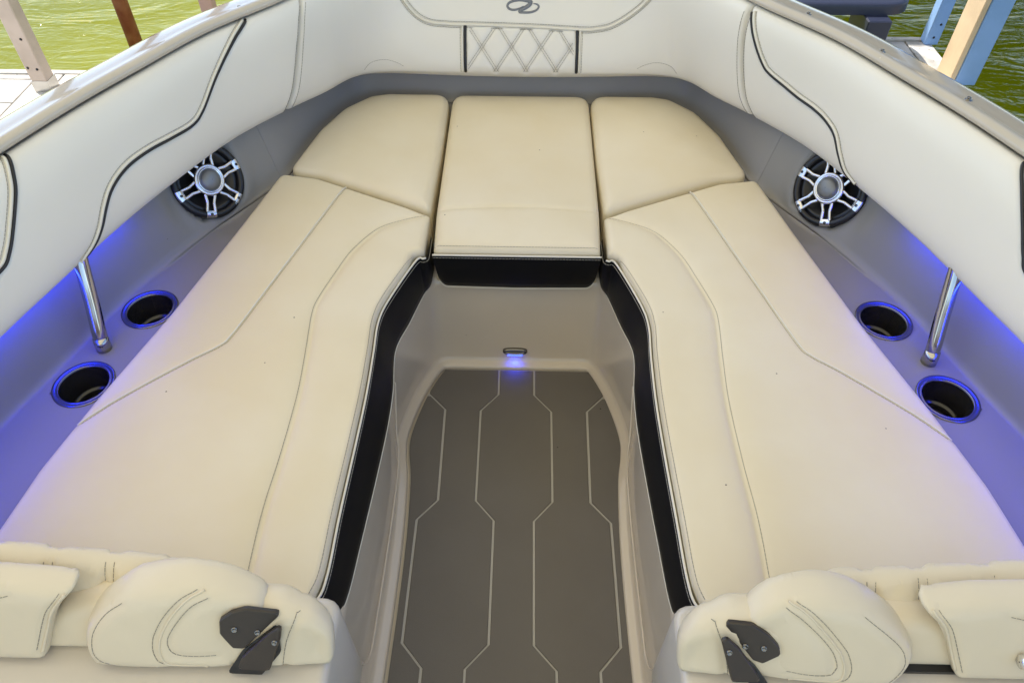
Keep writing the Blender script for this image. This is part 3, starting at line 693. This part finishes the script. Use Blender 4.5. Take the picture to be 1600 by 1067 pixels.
# ------------------------------------------------------------------ cup holders
GC = 'cup holders in the side decks'
for sg, side in ((-1, 'left'), (1, 'right')):
    for (x, y), wh in zip(CUPS, ('forward of the pole', 'aft of the pole')):
        t_ = thing('cup_holder', 'black cup holder with steel rim in the %s side deck, %s' % (side, wh), 'cup holder', (sg*x, y, .31), GC)
        c = (sg*x, y, .384)
        lathe('rim', [(.0615, -.001), (.0612, .0022), (.0590, .0030), (.0560, .0022), (.0535, .0008), (.0520, .0010), (.0505, .0020), (.0488, .0010), (.0478, -.004)], M['darksteel'], t_, k=72, c=c)
        lathe('well', [(.0480, -.003), (.0470, -.040), (.0462, -.058)], M['cup'], t_, k=60, c=c)
        lathe('step_ring', [(.0462, -.058), (.0455, -.0615), (.040, -.0625), (.0385, -.0645), (.0385, -.076)], M['cup'], t_, k=60, c=c)
        lathe('bottom', [(.0385, -.076), (.0365, -.080), (.0005, -.082)], M['blk'], t_, k=48, c=c)
# ------------------------------------------------------------------ support poles
for sg, side in ((-1, 'left'), (1, 'right')):
    t_ = thing('support_pole', 'polished steel pole from the %s side deck up to the coaming pad' % side, 'pole', (sg*.877, 1.063, .385), 'steel poles under the coaming pads')
    P = catmull([(sg*.877, 1.050, .398), (sg*.878, 1.060, .425), (sg*.881, 1.088, .48), (sg*.8855, 1.125, .56), (sg*.892, 1.165, .64)], 30)
    tube('tube', P, .0145, M['pole'], t_, k=24)
    tube('foot', np.array([(sg*.877, 1.047, .383), (sg*.877, 1.049, .400), (sg*.8775, 1.053, .412)]), [.0160, .0158, .0150], M['pole'], t_, k=24)
# ------------------------------------------------------------------ blue courtesy lights
for sg, side in ((-1, 'left'), (1, 'right')):
    t_ = thing('light_strip', 'blue courtesy light strip glowing under the %s coaming pad' % side, 'light', (sg*.95, .9, .57), 'blue light strips')
    sv = np.array([(sg*q, .0) for q in np.linspace(7.5, 12.8, 60)])
    P = bol(sv[:, 0], sv[:, 1], .03, -.034)+np.array([0, 0, -.010])
    tube('housing', P+np.array([0, 0, .006]), .006, M['blk'], t_, k=10)
    tube('lens', P, .0045, M['blue'], t_, k=8)
t_ = thing('step_light', 'small oval chrome step light glowing blue low on the front wall of the walkway', 'light', (.0, 1.366, .046))
c = Vector((-.0005, 1.3595, .052)); R = frame((0, -1, .18))
def oval(a, b_, z, n=40): return [c+R @ Vector(((a*math.copysign(abs(math.cos(q))**.75, math.cos(q))), b_*math.copysign(abs(math.sin(q))**.8, math.sin(q)), z)) for q in np.linspace(0, 2*math.pi, n, endpoint=False)]
rg = [oval(.034, .0105, -.006), oval(.034, .0105, .001), oval(.032, .009, .0045), oval(.027, .006, .0050), oval(.025, .0048, .003)]
obj('housing', grid_mesh('housing', np.array([[tuple(p) for p in r] for r in rg]), closed_v=True), M['darksteel'], t_)
ln = oval(.0255, .005, .0032); obj('lens', mesh('lens', ln, [tuple(range(len(ln)))]), M['lens'], t_, smooth=False)
em = [c+R @ Vector(p) for p in ((-.02, -.0108, .006), (.02, -.0108, .006), (.02, -.0108, .001), (-.02, -.0108, .001))]
obj('lamp', mesh('lamp', em, [(0, 1, 2, 3)]), M['blue2'], t_, smooth=False)
sd = bpy.data.lights.new('step_light_glow', 'SPOT'); sd.energy = .10; sd.color = (.015, .04, 1.0); sd.spot_size = math.radians(125); sd.spot_blend = .9; sd.shadow_soft_size = .012
sp = bpy.data.objects.new('step_light_glow', sd); COL.objects.link(sp); sp.location = c+R @ Vector((0, -.016, .006)); sp.rotation_euler = Vector((0, -.35, -1)).to_track_quat('-Z', 'Y').to_euler()

# ------------------------------------------------------------------ backrests at the aft end of the bow seats
def xz(V, sg=1, y0=.355, lean=.20):      # cushion-local (x, up, out) -> place; out points aft
    x, u, o = V[:, 0], V[:, 1], V[:, 2]
    return np.column_stack([x*sg, y0+lean*(u-.5)-o, u])
def pillow(name, O, y0, thick, sg, m, parent, r=.03, rb=.03, crown=.012, seams=(), lean=.2, lat=None, **kw):
    V, F, top = cushion_vf(O, 0, thick, r=r, rb=rb, crown=crown, seams=seams, **kw)
    V2 = xz(V, sg, y0+thick, lean)
    if sg > 0: F = [f[::-1] for f in F]
    F = [f[::-1] for f in F]
    o = obj(name, mesh(name, V2, F), m, parent)
    f = lambda P, e=.0003: xz(top(np.asarray(P, float))+np.array([0, 0, e]), sg, y0+thick, lean)
    return o, f
LEAN = .5
def falls(x0, k, w_=.02):                 # face falling away inboard of x0
    return lambda Q: -k*(np.sqrt(np.clip(x0-np.abs(Q[:, 0]), -9, 9)**2+w_**2)+x0-np.abs(Q[:, 0]))/2
for sg, side in ((-1, 'left'), (1, 'right')):
    t_ = thing('backrest', 'cream backrest on the %s console ledge with headrest, end bolster and brown hinge plates' % side, 'backrest', (sg*.5, .40, .50), 'backrests at the aft ends of the seats')
    rs = M['rest']; Lf = sg < 0
    lower = lambda P, z, k: [(x, u if u < z else z+(u-z)*k) for x, u in P]
    # quilted front row, peeping over the top
    vx = (.470, .555, .640, .725, .81) if Lf else (.505, .575, .665, .75, .84)
    vs_ = [np.array([(x+d, .50), (x+d-.006, .74)]) for x in vx for d in (-.006, .006)]
    wv_ = [catmull([(x+.006, .572), (x+.035, .580), (x+.072, .590)], 20) for x in vx]
    O = fillet([(.44, .51), (.95, .51), (.95, .606), (.70, .598), (.44, .580)], [.0, .0, .02, .1, .03])
    q_, f = pillow('quilted_front', O, .352+.050, .050, sg, rs, t_, r=.022, rb=.020, crown=.004, seams=[(s, .007, .006) for s in vs_]+[(s, .003, .005) for s in wv_], lean=LEAN, res=.009)
    stitches('stitching', [f(np.column_stack([np.full(8, s[0, 0]-.0015), np.linspace(.562, .581+(s[0, 0]-.44)*.062, 8)])) for s in vs_], M['thread'], q_, r=.00065)
    # seat back roll
    if Lf: O = [(.634, .506), (.95, .506), (.95, .660), (.66, .646), (.572, .636), (.580, .622), (.596, .598), (.612, .565)]; e1 = [(.580, .630), (.592, .610), (.606, .580), (.630, .520)]
    else: O = [(.613, .506), (.95, .506), (.95, .668), (.62, .650), (.545, .634), (.555, .618), (.572, .595), (.592, .556)]; e1 = [(.555, .632), (.568, .612), (.580, .584), (.606, .520)]
    O = fillet(lower(O, .57, .62), [.01, .0, .02, .08, .02, .03, .04, .05]); e1 = catmull(lower(e1, .57, .62), 40); e2 = catmull([(.655, .606), (.685, .598), (.708, .575), (.722, .520)], 40)
    ro, f = pillow('seat_back', O, .350, .050, sg, rs, t_, r=.016, rb=.02, crown=.006, seams=[(e1+np.array([.010, 0]), .0025, .005), (e2, .0025, .005)], lean=LEAN)
    stitches('stitching', [f(e1+np.array([.012, 0])), f(e2+np.array([.004, 0]))], M['thread'], ro, r=.00065)
    tube('piping', f(e1+np.array([.004, 0]), .0005), .0022, rs, ro)
    # recessed neck between seat back and headrest
    O = fillet([(.42, .503), (.66, .503), (.640, .54), (.61, .560), (.56, .572), (.42, .572)], .02)
    pillow('neck', O, .372, .05, sg, rs, t_, r=.012, rb=.02, lean=LEAN)
    # headrest
    if Lf:
        H_ = [(.375, .508), (.530, .506), (.566, .520), (.562, .570), (.512, .632), (.480, .650), (.432, .660), (.390, .656), (.345, .632), (.322, .606), (.330, .565), (.362, .52)]
        sm = [catmull([(.400, .652), (.425, .638), (.450, .600), (.467, .555), (.468, .530), (.456, .517), (.41, .514)], 60), catmull([(.386, .640), (.408, .628), (.430, .595), (.446, .560), (.446, .542), (.434, .533), (.385, .531)], 60)]
        out_ = catmull([(.505, .628), (.530, .603), (.548, .572), (.556, .540), (.549, .525), (.535, .515)], 50)
    else:
        H_ = [(.355, .508), (.500, .500), (.532, .512), (.546, .550), (.522, .590), (.480, .634), (.445, .654), (.405, .660), (.362, .650), (.330, .618), (.322, .585), (.338, .52)]
        sm = [catmull([(.375, .650), (.400, .635), (.432, .590), (.456, .545), (.458, .522), (.445, .512), (.39, .510)], 60), catmull([(.362, .640), (.385, .622), (.415, .585), (.437, .545), (.437, .530), (.425, .522), (.36, .524)], 60)]
        out_ = catmull([(.468, .632), (.500, .598), (.522, .570), (.532, .545), (.525, .525), (.515, .515)], 50)
    H_ = lower(H_, .56, .66); sm = [np.array(lower(q.tolist(), .56, .66)) for q in sm]; out_ = np.array(lower(out_.tolist(), .56, .66))
    O = catmull(H_, 140, closed=True)[:-1]
    hd, f = hd_, hd_f = pillow('headrest', O, .340, .070, sg, rs, t_, r=.020, rb=.030, crown=.006, seams=[(s, .0028, .006) for s in sm]+[(out_, .0015, .004)], lean=LEAN, puff=falls(.40, .20), res=.009)
    stitches('stitching', [f(s+np.array([.0035, .002])) for s in sm]+[f(out_)], M['thread'], hd, r=.00065)
    tube('piping', f(sm[0]-np.array([.006, -.001]), .0002), .0018, rs, hd)
    # end bolster next to the walkway
    O = fillet([(.236, .504), (.40, .504), (.40, .588), (.345, .592), (.30, .592), (.256, .574), (.234, .548)], [.012, .01, .02, .03, .05, .05, .05])
    es = catmull([(.268, .592), (.276, .580), (.290, .55), (.300, .508)], 40)
    en, f = en_, en_f = pillow('end_bolster', O, .346, .070, sg, rs, t_, r=.020, rb=.045, crown=.005, seams=[(es, .0025, .005)], lean=LEAN, puff=falls(.285, .45), res=.009)
    stitches('stitching', [f(es+np.array([.004, 0]))], M['thread'], en, r=.0007)
    # hinge plates
    if Lf:
        P1 = [(.375, .594), (.359, .602), (.341, .604), (.300, .590), (.302, .584), (.350, .546), (.364, .550), (.377, .574)]; P2 = [(.292, .592), (.312, .578), (.350, .542), (.360, .521), (.316, .521), (.296, .570)]
    else:
        P1 = [(.365, .557), (.362, .568), (.347, .582), (.325, .592), (.294, .588), (.292, .582), (.332, .541), (.345, .539)]; P2 = [(.282, .583), (.290, .586), (.308, .570), (.333, .536), (.344, .519), (.304, .519)]
    def plane_of(fn, pts, e):
        A_, B_2, C_2 = fn(np.array(pts), e); k1 = B_2-A_; k2 = C_2-A_; nn = np.cross(k1, k2); nn /= np.linalg.norm(nn)
        if nn[1] > 0: nn = -nn
        M2 = np.array([np.array(pts[1])-pts[0], np.array(pts[2])-pts[0]]).T; inv = np.linalg.inv(M2)
        def put(V):
            ab = (inv @ (V[:, :2]-np.array(pts[0])).T).T
            return A_+ab[:, :1]*k1+ab[:, 1:2]*k2+nn*V[:, 2:3]
        return put, Vector(nn)
    q1, n1 = plane_of(hd_f, [(.385, .570), (.350, .580), (.365, .545)], .003)
    q2, n2 = plane_of(en_f, [(.335, .515), (.310, .565), (.305, .520)], .008)
    for put, nn, pl_, bolts in ((q1, n1, P1, [(.358, .578), (.330, .568)] if Lf else [(.343, .563), (.320, .560)]), (q2, n2, P2, [(.303, .567)] if Lf else [(.294, .567)])):
        V, F, top = cushion_vf(fillet(pl_, .005), 0, .007, r=.002, crown=0, res=.02, ob=.004)
        V2 = put(V)
        if sg > 0: F = [f_[::-1] for f_ in F]
        hp = obj('hinge_plate', mesh('hinge_plate', V2, F), M['bracket'], t_, smooth=False)
        for (x, z) in bolts:
            c_ = put(np.array([[x, z, .007]]))[0]
            lathe('bolt', [(.0042, -.002), (.0042, .0016), (.003, .0024), (.0024, .001), (.0003, .001)], M['darksteel'], hp, k=16, c=tuple(c_), R=frame(nn))
    gp_ = fillet([(.300, .588), (.352, .545), (.378, .508), (.330, .508), (.300, .545)] if Lf else [(.288, .582), (.335, .538), (.360, .505), (.335, .505), (.290, .560)], .004)
    V, F, top = cushion_vf(gp_, 0, .004, r=.001, crown=0, res=.02, ob=.004); obj('hinge_gap', mesh('hinge_gap', q2(V-np.array([0, 0, .004])), F), M['blk'], t_, smooth=False)
    box('base_board', (sg*.655, .418 if Lf else .405, .503), (.60, .060 if Lf else .075, .010), M['blk'], t_)
t_ = thing('latch', 'small chrome latch at the far right end of the right backrest', 'latch', (.69, .35, .57))
tube('pin', np.array([(.680, .366, .555), (.682, .366, .555), (.72, .366, .555), (.78, .366, .555)]), [.006, .0075, .0075, .0075], M['chrome'], t_, k=16)
lathe('knob', [(.001, -.004), (.009, -.003), (.0105, .002), (.008, .007), (.001, .008)], M['chrome'], t_, k=20, c=(.682, .366, .555), R=frame((1, 0, 0)))

# ------------------------------------------------------------------ docks, posts and the unseen canopy and roof overhead
def planks(parent, xs, ys, z, along, m, thick=.035):
    """planks lying along x or y with 6 mm joints"""
    if along == 'y':
        for a, b_ in zip(xs[:-1], xs[1:]):
            box('plank', ((a+b_)/2, (ys[0]+ys[1])/2, z-thick/2+random.uniform(-.0015, .0015)), (b_-a-.006, ys[1]-ys[0], thick), m, parent, bev=.002)
    else:
        for a, b_ in zip(ys[:-1], ys[1:]):
            box('plank', ((xs[0]+xs[1])/2, (a+b_)/2, z-thick/2+random.uniform(-.0015, .0015)), (xs[1]-xs[0], b_-a-.006, thick), m, parent, bev=.002)
dl = thing('dock', 'sunlit pale plank dock with diagonal edge board left of the boat', 'dock', (-2.4, 1, -.30))
planks(dl, (-3.6, -1.755), list(np.arange(-1.0, 2.50, .165))+[2.50], .25, 'x', M['plank'])
planks(dl, (-1.75, -1.66, -1.50, -1.36), (-1.0, 2.50), .251, 'y', M['plank'])
box('fascia', (-2.48, 2.514, .17), (2.26, .024, .17), M['plank'], dl)
box('fascia', (-1.345, .75, .17), (.024, 3.5, .17), M['plank'], dl)
for y in (-.6, .9, 2.3): box('beam', (-2.45, y, .12), (2.15, .09, .18), M['plank'], dl)
dr = thing('dock', 'narrow weathered plank dock finger right of the bow with two posts', 'dock', (1.9, 1, -.30))
planks(dr, (1.34, 1.495, 1.592), (-1.0, 2.845), .25, 'y', M['plank'])
box('end_board', (1.466, 2.860, .238), (.252, .022, .035), M['plank'], dr)
for y in (-.6, .9, 2.4): box('beam', (1.465, y, .13), (.24, .09, .16), M['plank'], dr)
GPO = 'posts standing round the slip'
def post(name, x0, x1, y0, y1, zb, zt, m, label, cat='post', group=GPO, nails=(), sleeve=None):
    p = thing(name, label, cat, ((x0+x1)/2, (y0+y1)/2, zb), group)
    box('shaft', ((x0+x1)/2, (y0+y1)/2, (zb+zt)/2), (x1-x0, y1-y0, zt-zb), m, p, bev=.003)
    if sleeve: box('sleeve', ((x0+x1)/2, (y0+y1)/2, (sleeve[0]+sleeve[1])/2), (x1-x0+.004, y1-y0+.004, sleeve[1]-sleeve[0]), M['navy'] if False else M['steel'], p)
    for (x, z) in nails: lathe('bolt_head', [(.0045, 0), (.004, .002), (.0005, .003)], M['blk'], p, k=10, c=(x, y0-.0005, z), R=frame((0, -1, 0)))
    return p
post('dock_post', -1.702, -1.646, 2.372, 2.425, .25, 2.93, M['post'], 'pale wooden post bolted to the left dock, metal sleeve at its foot', nails=((-1.665, .44), (-1.69, .34), (-1.66, .335)), sleeve=(.25, .292))
post('dock_post', -1.375, -1.320, 3.15, 3.20, -.6, 2.95, M['pinkpost'], 'pinkish post in the green water near the bow, left side')
pp = thing('pipe_pile', 'round rusty brown pipe pile in the green water on the left', 'post', (-1.715, 3.16, -.6), GPO)
obj('shaft', join('shaft', [tube_vf(np.array([(-1.715, 3.16, -.6), (-1.715, 3.16, .5), (-1.715, 3.16, 2.95)]), .031, 24)]), M['rust'], pp)
post('dock_post', 1.558, 1.609, 2.815, 2.862, .25, 2.95, M['shadepost'], 'slim post with bolt heads on the corner of the right dock', nails=((1.583, .28), (1.59, .33)))
pq = post('dock_post', 1.548, 1.624, 2.498, 2.600, .25, 2.93, M['shadepost'], 'broad post coloured blue for sky shade, with a warm sunlit-toned face on its left, at the right dock')
box('sun_tint_face', (1.5365, 2.552, 1.59), (.019, .108, 2.68), M['board'], pq, bev=.003)  # thin slab coloured as the sunlit face of the same post
tb = thing('dock_bench', 'dark navy bench with a rounded end on slab legs beside the right dock', 'bench', (1.1, 2.7, -.3))
O = fillet([(.70, 2.665), (1.40, 2.665), (1.40, 2.95), (.70, 2.95)], [.01, .12, .12, .01], 10)
V, F, _ = cushion_vf(O, .425, .465, r=.012, crown=0, res=.05, ob=.012); obj('top', mesh('top', V, F), M['navy'], tb)
box('leg', (1.265, 2.70, .06), (.085, .17, .73), M['navy'], tb, bev=.004); box('leg', (1.045, 2.72, .06), (.05, .15, .73), M['brown'], tb, bev=.004)
UNSEEN_CANOPY = dict(x0=-2.9, x1=1.7, y0=-7.0, y1=3.6, z=2.95)
rf = thing('unseen_canopy', 'unseen tan canvas canopy on bows, assumed over the boat, translucent to warm the light', 'canopy', (0, 0, 2.95))  # unseen; assumed from the shade, made translucent tan for warm light below
n_ = 15; G = np.zeros((n_, 25, 3))
for i, x in enumerate(np.linspace(UNSEEN_CANOPY['x0'], UNSEEN_CANOPY['x1'], n_)):
    for j, y in enumerate(np.linspace(UNSEEN_CANOPY['y0'], UNSEEN_CANOPY['y1'], 25)): G[i, j] = (x, y, UNSEEN_CANOPY['z']+.35*(1-((x-.2)/3.1)**2)-.02*(j % 2))
obj('canvas', grid_mesh('canvas', G), M['canvas'], rf)  # cloth of the unseen canopy, assumed overhead
for y in np.linspace(UNSEEN_CANOPY['y0'], UNSEEN_CANOPY['y1'], 7): tube('unseen_bow_tube', G[:, 0]*np.array([1, 0, 1])+np.array([0, y, -.04]), .02, M['steel'], rf, k=10)
nr = thing('added_shade_roof', 'unseen dark roof added to shade and darken the water on the right', 'roof', (4, 8, -.6))  # added out of view to shade the right-hand water and darken its reflection
box('deck', (4.0, 8.22, 2.9), (8.2, 8.15, .05), M['brown'], nr)  # top of the added shade roof, out of view
for x in (.3, 4, 7.8):
    for y in (6.6, 12.0): box('leg', (x, y, 1.1), (.12, .12, 3.4), M['brown'], nr)  # legs of the added shade roof
